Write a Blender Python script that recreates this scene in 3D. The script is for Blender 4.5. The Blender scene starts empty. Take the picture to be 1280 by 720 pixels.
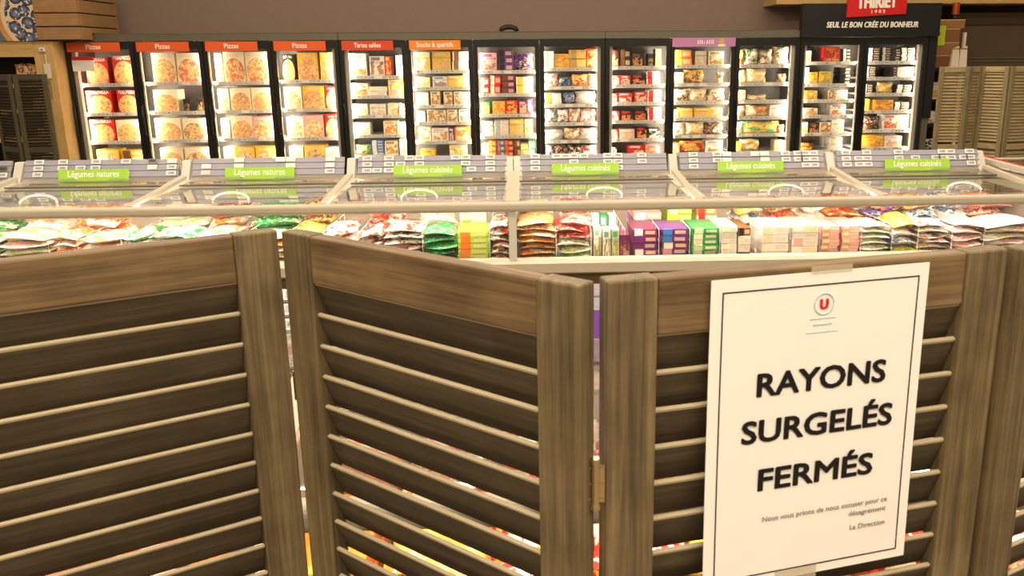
import bpy, bmesh, math, random
from mathutils import Matrix, Vector
random.seed(7)
S = bpy.context.scene
COL = S.collection
CAMZ = 1.7

# ---------------------------------------------------------------- camera
def make_camera():
    f, cx, cy = 1086.6, 708.2, 354.0
    pitch, roll, yaw = math.radians(14.617), math.radians(.40), math.radians(-2.66)
    F = Vector((0, math.cos(pitch), -math.sin(pitch))); r = Vector((1, 0, 0)); d = F.cross(r)
    c, s = math.cos(roll), math.sin(roll)
    R, Dn = c * r + s * d, -s * r + c * d
    Z = Matrix.Rotation(yaw, 3, 'Z')
    R, Dn, F = Z @ R, Z @ Dn, Z @ F
    cam = bpy.data.cameras.new('camera'); o = bpy.data.objects.new('camera', cam); COL.objects.link(o)
    cam.sensor_width = 36; cam.sensor_fit = 'HORIZONTAL'; cam.lens = f * 36 / 1280
    cam.shift_x = -(cx - 640) / 1280; cam.shift_y = (cy - 360) / 1280
    M = Matrix((R, -Dn, -F)).transposed().to_4x4(); M.translation = (0, 0, CAMZ)
    o.matrix_world = M
    cam.clip_start = .05
    cam.dof.use_dof = True; cam.dof.focus_distance = 6.5; cam.dof.aperture_fstop = 18
    S.camera = o
make_camera()

# ---------------------------------------------------------------- world, store lighting, exposure
W = bpy.data.worlds.new('world'); S.world = W; W.use_nodes = True
W.node_tree.nodes['Background'].inputs[0].default_value = (1.0, .80, .56, 1)
W.node_tree.nodes['Background'].inputs[1].default_value = .22
def ceiling_lamp(x, y, sx, sy, power, z=4.3):
    l = bpy.data.lights.new('ceiling_lamp', 'AREA'); l.shape = 'RECTANGLE'; l.size = sx; l.size_y = sy
    l.energy = power; l.color = (1.0, .83, .62)
    o = bpy.data.objects.new('ceiling_lamp', l); COL.objects.link(o); o.location = (x, y, z)
for yy, pw in ((-2.4, 34), (1.2, 22), (4.2, 54), (7.8, 46)):
    for xx in (-3.2, 0, 3.2):
        ceiling_lamp(xx, yy, 2.4, .25, pw)
for xx in (-2.2, 0, 2.2):            # added lower lamps, unseen, so light falls off down the screen
    ceiling_lamp(xx, -.25, 1.6, .2, 25, 3.3)
S.view_settings.view_transform = 'Standard'; S.view_settings.look = 'None'
S.view_settings.gamma = 1; S.view_settings.use_curve_mapping = False
S.view_settings.exposure = .80
S.cycles.use_denoising = True
S.cycles.transparent_max_bounces = 24
S.cycles.max_bounces = 8

# ---------------------------------------------------------------- materials
def srgb(h):
    if isinstance(h, str):
        h = [int(h[i:i + 2], 16) / 255 for i in (0, 2, 4)]
    return tuple(c / 12.92 if c <= .04045 else ((c + .055) / 1.055) ** 2.4 for c in h)
class NT:
    def __init__(s, name):
        s.m = bpy.data.materials.new(name); s.m.use_nodes = True
        s.t = s.m.node_tree; s.n = s.t.nodes; s.b = s.n['Principled BSDF']; s.out = s.n['Material Output']
    def add(s, typ, **kw):
        n = s.n.new(typ)
        for k, v in kw.items():
            if k.startswith('i_'):
                key = k[2:]; key = int(key) if key.isdigit() else key.replace('_', ' ')
                s.set(n.inputs[key], v)
            else: setattr(n, k, v)
        return n
    def set(s, inp, v):
        if isinstance(v, bpy.types.NodeSocket): s.t.links.new(v, inp)
        elif isinstance(v, (tuple, list)) and len(v) == 3 and inp.type == 'RGBA': inp.default_value = (*v, 1)
        else: inp.default_value = v
    def math(s, op, a, b=0.0, c=0.0):
        n = s.add('ShaderNodeMath', operation=op); s.set(n.inputs[0], a); s.set(n.inputs[1], b); s.set(n.inputs[2], c); return n.outputs[0]
    def mix(s, f, a, b):
        n = s.add('ShaderNodeMix', data_type='RGBA'); s.set(n.inputs[0], f); s.set(n.inputs[6], a); s.set(n.inputs[7], b); return n.outputs[2]
    def ramp(s, f, *stops):
        n = s.add('ShaderNodeValToRGB'); s.set(n.inputs[0], f); e = n.color_ramp.elements
        while len(e) < len(stops): e.new(.5)
        for el, (p, c) in zip(e, stops): el.position = p; el.color = (*c, 1)
        return n.outputs[0]
    def noise(s, vec, scale, detail=3, rough=.5):
        n = s.add('ShaderNodeTexNoise'); s.set(n.inputs['Vector'], vec); n.inputs['Scale'].default_value = scale
        n.inputs['Detail'].default_value = detail; n.inputs['Roughness'].default_value = rough; return n.outputs[0]
    def xyz(s, vec):
        n = s.add('ShaderNodeSeparateXYZ'); s.set(n.inputs[0], vec); return n.outputs
    def base(s, c, rough=.5, metal=0.0):
        s.set(s.b.inputs['Base Color'], c); s.set(s.b.inputs['Roughness'], rough); s.set(s.b.inputs['Metallic'], metal); return s.m

def plain(name, col, rough=.5, metal=0.0, emit=None, power=1.0, var=.06):
    k = NT(name); c = srgb(col)
    tc = k.add('ShaderNodeTexCoord')
    nz = k.noise(tc.outputs['Object'], 14, 3)
    cc = k.mix(nz, tuple(v * (1 - var) for v in c), tuple(min(1, v * (1 + var)) for v in c))
    k.base(cc, rough, metal)
    if emit:
        k.set(k.b.inputs['Emission Color'], srgb(emit)); k.b.inputs['Emission Strength'].default_value = power
    return k.m

def wood(name, axis, dark, mid, light, rough=.55, edge_light=None):
    k = NT(name); tc = k.add('ShaderNodeTexCoord'); oi = k.add('ShaderNodeObjectInfo')
    off = k.add('ShaderNodeVectorMath', operation='SCALE'); off.inputs[0].default_value = (7.3, 3.1, 9.7); k.set(off.inputs['Scale'], k.math('MULTIPLY', oi.outputs['Random'], 9.0))
    ad = k.add('ShaderNodeVectorMath', operation='ADD'); k.set(ad.inputs[0], tc.outputs['Object']); k.set(ad.inputs[1], off.outputs[0])
    sc = [150, 150, 150]; sc['xyz'.index(axis)] = 5.0
    mp = k.add('ShaderNodeMapping'); k.set(mp.inputs[0], ad.outputs[0]); mp.inputs['Scale'].default_value = sc
    g1 = k.noise(mp.outputs[0], 1.0, 5, .6)
    mp2 = k.add('ShaderNodeMapping'); k.set(mp2.inputs[0], ad.outputs[0]); mp2.inputs['Scale'].default_value = [v * .22 for v in sc]
    g2 = k.noise(mp2.outputs[0], 1.0, 3, .5)
    t = k.math('ADD', k.math('MULTIPLY', g1, .62), k.math('MULTIPLY', g2, .38))
    blot = k.noise(ad.outputs[0], 9.0, 3, .6)
    t = k.math('ADD', t, k.math('MULTIPLY', k.math('SUBTRACT', blot, .5), .38))
    c = k.ramp(t, (.30, srgb(dark)), (.5, srgb(mid)), (.70, srgb(light)))
    if edge_light:      # light caught by the upper edge, painted in as a paler colour
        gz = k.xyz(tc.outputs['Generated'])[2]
        c = k.mix(k.math('GREATER_THAN', gz, .93), c, srgb(edge_light))
    k.base(c, rough)
    bp = k.add('ShaderNodeBump'); bp.inputs['Strength'].default_value = .25; bp.inputs['Distance'].default_value = .002
    k.set(bp.inputs['Height'], g1); k.set(k.b.inputs['Normal'], bp.outputs[0])
    return k.m

def glass(name, refl=.07, tint=(1, 1, 1)):
    k = NT(name); k.n.remove(k.b)
    tr = k.add('ShaderNodeBsdfTransparent'); tr.inputs[0].default_value = (*tint, 1)
    gl = k.add('ShaderNodeBsdfGlossy'); gl.inputs['Roughness'].default_value = .02
    fr = k.add('ShaderNodeFresnel'); fr.inputs['IOR'].default_value = 1.45
    mx = k.add('ShaderNodeMixShader'); k.set(mx.inputs[0], k.math('MINIMUM', k.math('MULTIPLY', fr.outputs[0], refl / .04), .6))
    k.set(mx.inputs[1], tr.outputs[0]); k.set(mx.inputs[2], gl.outputs[0]); k.set(k.out.inputs[0], mx.outputs[0])
    return k.m

def film(name):
    k = NT(name); k.base(srgb('d8cdb4'), .25); tr = k.add('ShaderNodeBsdfTransparent'); mx = k.add('ShaderNodeMixShader', i_0=.35)
    k.set(mx.inputs[1], tr.outputs[0]); k.set(mx.inputs[2], k.b.outputs[0]); k.set(k.out.inputs[0], mx.outputs[0]); return k.m

def package(name, style):
    """printed packaging: object colour = ground, custom property 'accent' = second ink"""
    k = NT(name); tc = k.add('ShaderNodeTexCoord'); oi = k.add('ShaderNodeObjectInfo')
    at = k.add('ShaderNodeAttribute', attribute_type='OBJECT', attribute_name='accent')
    g = tc.outputs['Generated']; x, y, z = k.xyz(g)
    rnd = oi.outputs['Random']; main = oi.outputs['Color']; acc = at.outputs['Color']
    off = k.add('ShaderNodeVectorMath', operation='SCALE'); off.inputs[0].default_value = (5.1, 8.3, 3.7); k.set(off.inputs['Scale'], k.math('MULTIPLY', rnd, 20.0))
    ad = k.add('ShaderNodeVectorMath', operation='ADD'); k.set(ad.inputs[0], g); k.set(ad.inputs[1], off.outputs[0]); v = ad.outputs[0]
    food = k.ramp(k.noise(v, 9, 3, .7), (.36, srgb('7a3412')), (.46, srgb('d98a35')), (.55, srgb('f0cf7c')), (.68, srgb('c23a20')))
    front = k.math('LESS_THAN', y, .04)
    if style == 'pizza':
        dx = k.math('SUBTRACT', x, .5); dz = k.math('SUBTRACT', z, .33)
        r = k.math('SQRT', k.math('ADD', k.math('MULTIPLY', dx, dx), k.math('MULTIPLY', dz, dz)))
        disc = k.math('MULTIPLY', k.math('LESS_THAN', r, .47), front)
        tomato = k.mix(.22, k.mix(k.math('GREATER_THAN', k.noise(v, 6, 1), .56), food, acc), srgb('f3dcae'))
        c = k.mix(disc, main, tomato)
        band = k.math('MULTIPLY', k.math('GREATER_THAN', z, .80), front)
        txt = k.math('MULTIPLY', k.math('MULTIPLY', k.math('GREATER_THAN', k.noise(v, 22, 1), .5), k.math('COMPARE', z, .89, .05)), k.math('COMPARE', x, .5, .34))
        c = k.mix(k.math('MULTIPLY', band, k.math('MULTIPLY', txt, .9)), c, k.mix(.5, acc, srgb('fff8ee')))
    elif style == 'box':
        nz = k.noise(v, 3.5, 1)
        pic = k.math('MULTIPLY', k.math('GREATER_THAN', k.math('ADD', nz, k.math('MULTIPLY', k.math('SUBTRACT', .5, z), .35)), .5), k.math('COMPARE', x, .52, .42))
        pic = k.math('MULTIPLY', pic, k.math('MULTIPLY', k.math('COMPARE', z, .42, .34), front))
        c = k.mix(pic, main, k.mix(.45, food, acc))
        band = k.math('MULTIPLY', k.math('MULTIPLY', k.math('COMPARE', z, .86, .08), k.math('COMPARE', x, .42, .3)), front)
        c = k.mix(k.math('MULTIPLY', band, .8), c, acc)
        txt = k.math('MULTIPLY', k.math('MULTIPLY', k.math('GREATER_THAN', k.noise(v, 26, 1), .52), k.math('COMPARE', z, .68, .05)), k.math('MULTIPLY', front, .6))
        c = k.mix(txt, c, srgb('40302a'))
    elif style == 'bag':
        n1 = k.noise(v, 3.0, 3, .65); n2 = k.noise(v, 7.0, 2, .6)
        c = k.mix(k.math('GREATER_THAN', n1, .52), main, acc)
        c = k.mix(k.math('MULTIPLY', k.math('GREATER_THAN', n2, .60), .8), c, food)
        c = k.mix(k.math('MULTIPLY', k.math('GREATER_THAN', k.noise(v, 13, 2), .62), .85), c, srgb('f7f2e8'))
    elif style == 'flat':
        b1 = k.math('MULTIPLY', k.math('COMPARE', x, .25, .17), k.math('LESS_THAN', y, .08))
        c = k.mix(b1, main, acc)
        b2 = k.math('MULTIPLY', k.math('COMPARE', x, .72, .2), k.math('MULTIPLY', k.math('COMPARE', z, .5, .28), k.math('LESS_THAN', y, .08)))
        c = k.mix(k.math('MULTIPLY', b2, .7), c, k.mix(k.noise(v, 12, 2), srgb('f5ead8'), food))
    k.base(c, .35)
    if style == 'bag':
        bp = k.add('ShaderNodeBump'); bp.inputs['Strength'].default_value = .5; bp.inputs['Distance'].default_value = .02
        k.set(bp.inputs['Height'], k.noise(v, 5, 3)); k.set(k.b.inputs['Normal'], bp.outputs[0])
    return k.m

def tagmat():
    k = NT('price_tag'); tc = k.add('ShaderNodeTexCoord'); x, y, z = k.xyz(tc.outputs['Generated']); oi = k.add('ShaderNodeObjectInfo')
    inr = k.math('MULTIPLY', k.math('COMPARE', x, .5, .38), k.math('COMPARE', z, .5, .34))
    c = k.mix(inr, srgb('ecebe8'), srgb('b9bcbc'))
    off = k.math('ADD', x, k.math('MULTIPLY', oi.outputs['Random'], 13.0))
    cm = k.add('ShaderNodeCombineXYZ'); k.set(cm.inputs[0], off); k.set(cm.inputs[2], z)
    ink = k.math('MULTIPLY', k.math('MULTIPLY', k.math('GREATER_THAN', k.noise(cm.outputs[0], 9, 1), .5), k.math('COMPARE', z, .5, .2)), k.math('COMPARE', x, .55, .26))
    return k.base(k.mix(k.math('MULTIPLY', ink, .85), c, srgb('3c3d40')), .4)

def tartmat():
    k = NT('tart_poster'); tc = k.add('ShaderNodeTexCoord'); g = tc.outputs['Generated']; x, y, z = k.xyz(g)
    dx = k.math('SUBTRACT', x, 1.02); dz = k.math('SUBTRACT', z, .33)
    r = k.math('SQRT', k.math('ADD', k.math('MULTIPLY', k.math('MULTIPLY', dx, dx), 1.0), k.math('MULTIPLY', k.math('MULTIPLY', dz, dz), .75)))
    c = k.mix(k.math('LESS_THAN', r, .48), srgb('6d7478'), k.mix(k.noise(g, 18, 3), srgb('c07a30'), srgb('e9b264')))
    c = k.mix(k.math('LESS_THAN', r, .42), c, k.mix(k.noise(g, 30, 2), srgb('f2dcb4'), srgb('e6c596')))
    cv = k.add('ShaderNodeCombineXYZ'); k.set(cv.inputs[0], x); k.set(cv.inputs[1], k.math('MULTIPLY', z, .9))
    vo = k.add('ShaderNodeTexVoronoi', voronoi_dimensions='2D'); k.set(vo.inputs['Vector'], cv.outputs[0]); vo.inputs['Scale'].default_value = 7.0; vo.inputs['Randomness'].default_value = .75
    berry = k.math('MULTIPLY', k.math('LESS_THAN', vo.outputs['Distance'], .52), k.math('LESS_THAN', r, .37))
    bc = k.mix(k.math('GREATER_THAN', k.noise(g, 26, 3), .60), k.ramp(vo.outputs['Distance'], (.0, srgb('8b93ad')), (.48, srgb('20243c'))), srgb('ece6e4'))
    c = k.mix(berry, c, bc)
    return k.base(c, .5)

M = dict(
    wood_v=wood('weathered_wood_upright', 'z', '3f3422', '66573b', '857553'),
    wood_h=wood('weathered_wood_rail', 'x', '453521', '6c5638', '88704c'),
    slat=wood('weathered_wood_slat', 'x', '342b1f', '483d2b', '5e523d', edge_light='b3a686'),  # last colour paints the light along each slat's top edge
    fwood_v=wood('far_screen_upright', 'z', '6d6044', '857654', '9c8c66'),
    fwood_h=wood('far_screen_slat', 'x', '8d7c58', 'a8966c', 'c0ad80'),
    shade_wood_v=wood('shaded_screen_upright', 'z', '3d3725', '4c452e', '5c5438'),  # same screen wood, its shade put into the darker colours
    shade_wood_h=wood('shaded_screen_slat', 'x', '35301f', '423b28', '504830'),
    pine=wood('light_pine', 'z', 'c39a5c', 'd0a968', 'dcb878'),
    pine_h=wood('light_pine_board', 'x', 'c39a5c', 'd0a968', 'dcb878'),
    plank=wood('cladding_plank', 'x', '8f6a42', 'a2794d', 'b38a5b'),
    gap=plain('dark_joint', '1d0f0c', .8),
    wall=plain('brown_wall', '968070', .8), wall_dark=plain('dark_brown_wall', '43321f', .8),
    floor=plain('store_floor', '8a7a66', .35), blind=plain('night_blind', '5b4a36', .7),
    paper=plain('white_paper', 'f4f0ea', .6, var=.02), ink=plain('black_ink', '060505', 1.0),
    grey_ink=plain('grey_ink', '8f8880', .7), red_ink=plain('red_ink', 'd3201c', .6), blue_ink=plain('pale_blue_ink', 'aecbd2', .6),
    steel=plain('brushed_hinge_steel', 'd8c8a0', .22, 1.0), tape=film('clear_tape'),
    black=plain('black_frame', '15140f', .35), black2=plain('black_panel', '0b0908', .5),
    header=plain('grey_metal_header', '6e6858', .4, .3), liner=plain('freezer_liner', 'b9b5ac', .35, .2), cab=plain('freezer_cabinet_shaded', '3a342c', .5),  # cabinet colour darkened to carry the shadow above the packages
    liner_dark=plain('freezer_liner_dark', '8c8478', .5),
    cream=plain('cream_profile', 'bdb4a0', .4), cream2=plain('pale_grey_profile', 'c9c4b6', .4),
    base=plain('brown_grey_base', '5d5140', .6), rail=plain('grey_plastic_rail', '9a98a4', .35), groove=plain('rail_groove', '76747f', .5),
    edge=plain('dark_lid_edge', '4a4338', .5), wire=plain('white_wire', 'e8e4dc', .4), grille=plain('dark_grille', '4b3f38', .6),
    led=plain('led_strip', 'ffffff', .5, 0, 'fff0d8', 85.0), led2=plain('led_strip_chest', 'ffffff', .5, 0, 'fff2de', 58.0),
    white=plain('white_plastic', 'efeae2', .5),
    lime=plain('lime_sign', '9ccb3c', .45), lime2=plain('lime_sign_dark_band', '86b35c', .45), orange_red=plain('orange_red_sign', 'ea601e', .45), red_sign=plain('brick_red_sign', 'd8481a', .45),
    orange=plain('orange_sign', 'ef8b2c', .45), mauve=plain('mauve_sign', 'c283b0', .45), violet=plain('violet_sign', '6a2a96', .45),
    letter=plain('white_lettering', 'fdf6ea', .5), red=plain('red_panel', 'd2140f', .45),
    card=plain('cardboard', 'a5713c', .8), card2=plain('cardboard_dark', '8f5f33', .8), yell=plain('fluorescent_label', 'c8e021', .5), tapew=plain('white_box_tape', 'e6d8c2', .5),
    copper=plain('copper_metal', 'b0582a', .3, .8), bread=package('bread_bag', 'bag'),
    tart=tartmat(), tag=tagmat(),
    glass=glass('clear_glass', .03), glass_lid=glass('lid_glass', .07, (.95, .94, .91)), glass_front=glass('front_glass', .045),
    P=package('pizza_print', 'pizza'), B=package('carton_print', 'box'), G=package('bag_print', 'bag'), S=package('flat_carton_print', 'flat'),
)

# ---------------------------------------------------------------- mesh helpers
class MB:
    def __init__(s): s.v = []; s.f = []
    def add(s, vs, fs):
        o = len(s.v); s.v += [tuple(v) for v in vs]; s.f += [tuple(i + o for i in f) for f in fs]; return s
    def box(s, x0, x1, y0, y1, z0, z1):
        return s.add([(x0, y0, z0), (x1, y0, z0), (x1, y1, z0), (x0, y1, z0), (x0, y0, z1), (x1, y0, z1), (x1, y1, z1), (x0, y1, z1)],
                     [(0, 3, 2, 1), (4, 5, 6, 7), (0, 1, 5, 4), (1, 2, 6, 5), (2, 3, 7, 6), (3, 0, 4, 7)])
    def prism(s, prof, x0, x1):            # prof: (y,z) counter-clockwise seen from +x
        n = len(prof)
        return s.add([(x0, y, z) for y, z in prof] + [(x1, y, z) for y, z in prof],
                     [tuple(range(n))[::-1], tuple(range(n, 2 * n))] + [(i, (i + 1) % n, (i + 1) % n + n, i + n) for i in range(n)])
    def tube(s, pts, r, n=6, close=False):
        pts = [Vector(p) for p in pts]; o = len(s.v); k = len(pts); up = Vector((.13, .31, .94)).normalized()
        for i, p in enumerate(pts):
            a = pts[(i - 1) % k] if (i or close) else p; b = pts[(i + 1) % k] if (i < k - 1 or close) else p
            t = (b - a).normalized(); u = t.cross(up).normalized(); w = u.cross(t)
            for j in range(n):
                q = p + r * (math.cos(2 * math.pi * j / n) * u + math.sin(2 * math.pi * j / n) * w); s.v.append(tuple(q))
        for i in range(k if close else k - 1):
            for j in range(n):
                s.f.append((o + i * n + j, o + i * n + (j + 1) % n, o + ((i + 1) % k) * n + (j + 1) % n, o + ((i + 1) % k) * n + j))
        if not close:
            s.f.append(tuple(o + j for j in range(n))[::-1]); s.f.append(tuple(o + (k - 1) * n + j for j in range(n)))
        return s
    def mesh(s, name, mat, bevel=0, smooth=False, seg=2):
        me = bpy.data.meshes.new(name); me.from_pydata(s.v, [], s.f)
        bm = bmesh.new(); bm.from_mesh(me); bmesh.ops.recalc_face_normals(bm, faces=bm.faces)
        if bevel: bmesh.ops.bevel(bm, geom=list(bm.edges), offset=bevel, segments=seg, affect='EDGES', profile=.5)
        if smooth:
            for f in bm.faces: f.smooth = True
        bm.to_mesh(me); bm.free(); me.materials.append(M[mat] if isinstance(mat, str) else mat); return me
def obj(name, me, parent=None, loc=(0, 0, 0), rot=(0, 0, 0), scale=(1, 1, 1)):
    o = bpy.data.objects.new(name, me); COL.objects.link(o); o.parent = parent
    o.location = loc; o.rotation_euler = rot; o.scale = scale; return o
def thing(name, label, cat, loc=(0, 0, 0), rz=0.0, group=None, me=None, rot=None):
    o = obj(name, me, None, loc, rot or (0, 0, rz)); o['label'] = label; o['category'] = cat
    if group: o['group'] = group
    return o
def struct(name, me, loc=(0, 0, 0)):
    o = obj(name, me, None, loc); o['kind'] = 'structure'; return o
def bx(mat, x0, x1, y0, y1, z0, z1, bevel=0, name='box'): return MB().box(x0, x1, y0, y1, z0, z1).mesh(name, mat, bevel)
def text_mesh(body, size, mat, ext=.0008, bold=0.0, shear=0.0, align='CENTER', space=1.0, width=None):
    cu = bpy.data.curves.new('lettering', 'FONT'); cu.body = body; cu.size = size; cu.extrude = ext; cu.shear = shear
    cu.align_x = align; cu.space_character = space; cu.resolution_u = 3
    o = bpy.data.objects.new('lettering', cu); COL.objects.link(o)
    dg = bpy.context.evaluated_depsgraph_get(); me = bpy.data.meshes.new_from_object(o.evaluated_get(dg))
    bpy.data.objects.remove(o); bpy.data.curves.remove(cu)
    if width:
        xs = [v.co.x for v in me.vertices]; k = width / (max(xs) - min(xs))
        for v in me.vertices: v.co.x *= k
    if bold:
        vs = [v.co.copy() for v in me.vertices]; fs = [tuple(p.vertices) for p in me.polygons]; V = []; Fc = []
        for dx, dy in ((-1, 0), (1, 0), (0, .8), (0, -.8), (.7, .6), (-.7, -.6), (-.7, .6), (.7, -.6)):
            o = len(V); lift = len(V) / len(vs) * ext * .25; V += [(v.x + dx * bold, v.y + dy * bold, v.z + (lift if v.z > 0 else 0)) for v in vs]; Fc += [tuple(i + o for i in f) for f in fs]
        me = bpy.data.meshes.new('lettering'); me.from_pydata(V, [], Fc)
    me.name = 'lettering'; me.materials.clear(); me.materials.append(M[mat]); return me
UP = (math.pi / 2, 0, 0)
ORD = ['first', 'second', 'third', 'fourth', 'fifth', 'sixth', 'seventh', 'eighth', 'ninth', 'tenth', 'eleventh', 'twelfth', 'thirteenth', 'fourteenth', 'fifteenth', 'sixteenth']

# ---------------------------------------------------------------- the setting
struct('floor', bx('floor', -9, 9, -4, 13, -.05, 0))
struct('wall_back', bx('wall', -9, 4.95, 11.6, 11.7, 0, 4.5))
struct('wall_right_back', bx('wall_dark', 4.95, 9, 11.62, 11.7, 0, 4.5))
struct('trim_1', bx('pine_h', 3.1, 7.6, 11.0, 11.6, 2.30, 3.0))

# ---------------------------------------------------------------- louvred folding screens
def screen_panel(root, P0, yaw, w, top, stile, rail, pitch, mats, th=.03, h=.0535, d=.020, t=.0062, nslat=None, mids=(), bottom=.09, z0=0.0):
    p = obj('shutter_panel', None, root, (P0[0], P0[1], 0), (0, 0, yaw))
    mv, mh, ms = mats
    st = bx(mv, -stile / 2, stile / 2, -th / 2, th / 2, z0, top, .003, 'stile')
    obj('stile', st, p, (stile / 2 + .003, 0, 0)); obj('stile', st, p, (w - stile / 2 - .003, 0, 0))
    hw = (w - .006 - 2 * stile) / 2
    rails = [(top - rail, top), (z0, z0 + bottom)] + [(m - rail / 2, m + rail / 2) for m in mids]
    for a, b in rails:
        obj('rail', bx(mh, -hw, hw, -th / 2 + .002, th / 2 - .002, -(b - a) / 2, (b - a) / 2, .003, 'rail'), p, (w / 2, 0, (a + b) / 2 - .0012))
    me = MB()
    a = math.atan2(d, h); L = math.hypot(h, d)
    me.box(-hw, hw, -t / 2, t / 2, -L / 2, L / 2)
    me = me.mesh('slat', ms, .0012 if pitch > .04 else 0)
    z = top - rail - h * .5 + .001
    rails.sort()
    while z > z0 + bottom:
        if not any(m - rail * .62 < z < m + rail * .62 for m in mids):
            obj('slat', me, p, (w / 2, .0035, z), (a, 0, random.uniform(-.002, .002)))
        z -= pitch
    return p
def hinge(root, x, y, z, yaw=0):
    m = MB()
    m.tube([(0, 0, -.03), (0, 0, .03)], .005, 10)
    for zz in (-.03, .03): m.tube([(0, 0, zz - .003), (0, 0, zz + .003)], .0062, 10)
    for sx in (-1, 1): m.box(min(0, sx * .011), max(0, sx * .011), .001, .003, -.024, .024)
    for sx in (-1, 1):
        for zz in (-.02, 0, .02): m.tube([(sx * .0075, -.0015, zz), (sx * .0075, .002, zz)], .0024, 8)
    obj('hinge', m.mesh('hinge', 'steel'), root, (x, y, z), (0, 0, yaw))

R = math.radians
near = thing('folding_screen', 'weathered brown louvred folding screen standing across the front of the picture', 'screen')
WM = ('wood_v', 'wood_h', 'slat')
TOP = 1.458
SP = dict(top=TOP, stile=.062, rail=.069, pitch=.0475, mats=WM)
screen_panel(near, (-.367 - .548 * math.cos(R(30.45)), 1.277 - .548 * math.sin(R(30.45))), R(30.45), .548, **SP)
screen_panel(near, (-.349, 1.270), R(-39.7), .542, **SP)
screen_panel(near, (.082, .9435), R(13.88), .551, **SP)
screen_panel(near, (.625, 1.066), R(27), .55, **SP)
hinge(near, .0755, .930, 1.212, R(-12)); hinge(near, .0755, .930, .35, R(-12))
hinge(near, -.357, 1.292, 1.205, R(0)); hinge(near, .619, 1.090, 1.205, R(20))

# paper notice taped to the third panel
def notice():
    yaw = R(13.88)
    n = thing('paper_notice', 'white closed-aisle paper notice taped to the louvred folding screen', 'notice', (.0775, .9265, 1.045), yaw)
    x0, x1, H = .1365, .4335, .405
    def cy(z): return -.0035 - .006 * (1 - z / H) ** 2          # the sheet bows out towards its lower edge
    def sheet(xa, xb, za, zb, lift, th, mat, name, N=10):
        m = MB(); vs = []; fs = []
        for i in range(N + 1):
            z = za + (zb - za) * i / N
            for x, y in ((xa, cy(z) - lift), (xb, cy(z) - lift), (xb, cy(z) - lift + th), (xa, cy(z) - lift + th)): vs.append((x, y, z))
        for i in range(N):
            o = i * 4
            for j in range(4): fs.append((o + j, o + (j + 1) % 4, o + (j + 1) % 4 + 4, o + j + 4))
        fs += [(0, 3, 2, 1), (N * 4, N * 4 + 1, N * 4 + 2, N * 4 + 3)]
        m.add(vs, fs); return obj(name, m.mesh(name, mat, smooth=False), n)
    sheet(x0, x1, 0, H, 0, .0008, 'paper', 'sheet')
    b = .0016
    L, Rr, B, T = x0 + .0145, x1 - .0135, .012, H - .0155
    for a in ((L, Rr, T - b, T, 1), (L, Rr, B, B + b, 1), (L, L + b, B, T, 10), (Rr - b, Rr, B, T, 10)):
        sheet(*a[:4], .0006, .0005, 'ink', 'border_line', a[4])
    def tx(body, x, z, size, mat, name='lettering', bold=0.0, align='CENTER', width=None):
        zz = z + size * .3
        obj(name, text_mesh(body, size, mat, .0002, bold, 0, align, 1.0, width), n, (x, cy(zz) - .001, z), (math.pi / 2 + math.atan(.012 / H * (1 - zz / H) * 1.0), 0, 0))
    tx('RAYONS', .2905, .2555, .0415, 'ink', bold=.0012, width=.179)
    tx('SURGELÉS', .2897, .1955, .0415, 'ink', bold=.0012, width=.212)
    tx('FERMÉS', .2895, .130, .0415, 'ink', bold=.0012, width=.163)
    tx('Nous vous prions de nous excuser pour ce', .3078, .086, .0105, 'grey_ink', width=.183)
    tx('désagrément', .3705, .073, .0105, 'grey_ink', width=.056)
    tx('La Direction', .372, .053, .0105, 'grey_ink', width=.053)
    cz = .3645
    ring = MB(); ring.tube([(.2865 + .0132 * math.cos(t * math.pi / 16), cy(cz) - .0008, cz + .0132 * math.sin(t * math.pi / 16)) for t in range(32)], .0007, 4, True)
    obj('emblem_ring', ring.mesh('emblem_ring', 'blue_ink'), n)
    tx('U', .2865, cz - .0057, .0165, 'red_ink', 'emblem', .0011)
    for k, (w, z, h) in enumerate(((.036, .3455, .0012), (.026, .3375, .0022), (.044, .3345 - .006, .0009))):
        sheet(.2865 - w / 2, .2865 + w / 2, z, z + h, .0006, .0005, 'blue_ink', 'emblem_text_line', 1)
    sheet(.266, .322, H - .002, H + .007, .0012, .0006, 'tape', 'tape', 1)
    sheet(.238, .298, -.022, .012, .0012, .0006, 'tape', 'tape', 2)
notice()

# distant folding screens
fr = thing('folding_screen', 'pale brown louvred folding screen by the cardboard boxes beyond the price rails', 'screen')
FM = ('fwood_v', 'fwood_h', 'fwood_h')
FS = dict(stile=.045, rail=.055, pitch=.031, mats=FM, th=.028, h=.022, d=-.017, t=.006, mids=(.80,), bottom=.08)
def seg_panel(root, a, b, top, **kw):
    yaw = math.atan2(b[1] - a[1], b[0] - a[0]); screen_panel(root, a, yaw, math.hypot(b[0] - a[0], b[1] - a[1]), top, **kw)
seg_panel(fr, (4.055, 8.55), (4.36, 8.55), 1.578, **FS)
seg_panel(fr, (4.365, 8.56), (4.57, 8.74), 1.578, **FS)
seg_panel(fr, (4.575, 8.74), (4.735, 8.50), 1.578, **FS)
seg_panel(fr, (4.74, 8.50), (5.06, 8.56), 1.578, **FS)
fl = thing('folding_screen', 'shaded louvred folding screen in front of the pine shelf unit', 'screen')
DM = ('shade_wood_v', 'shade_wood_h', 'shade_wood_h')
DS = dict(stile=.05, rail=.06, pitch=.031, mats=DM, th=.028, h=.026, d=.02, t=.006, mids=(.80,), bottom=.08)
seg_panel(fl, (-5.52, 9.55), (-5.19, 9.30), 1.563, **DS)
seg_panel(fl, (-5.17, 9.30), (-4.845, 9.34), 1.563, **DS)

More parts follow.
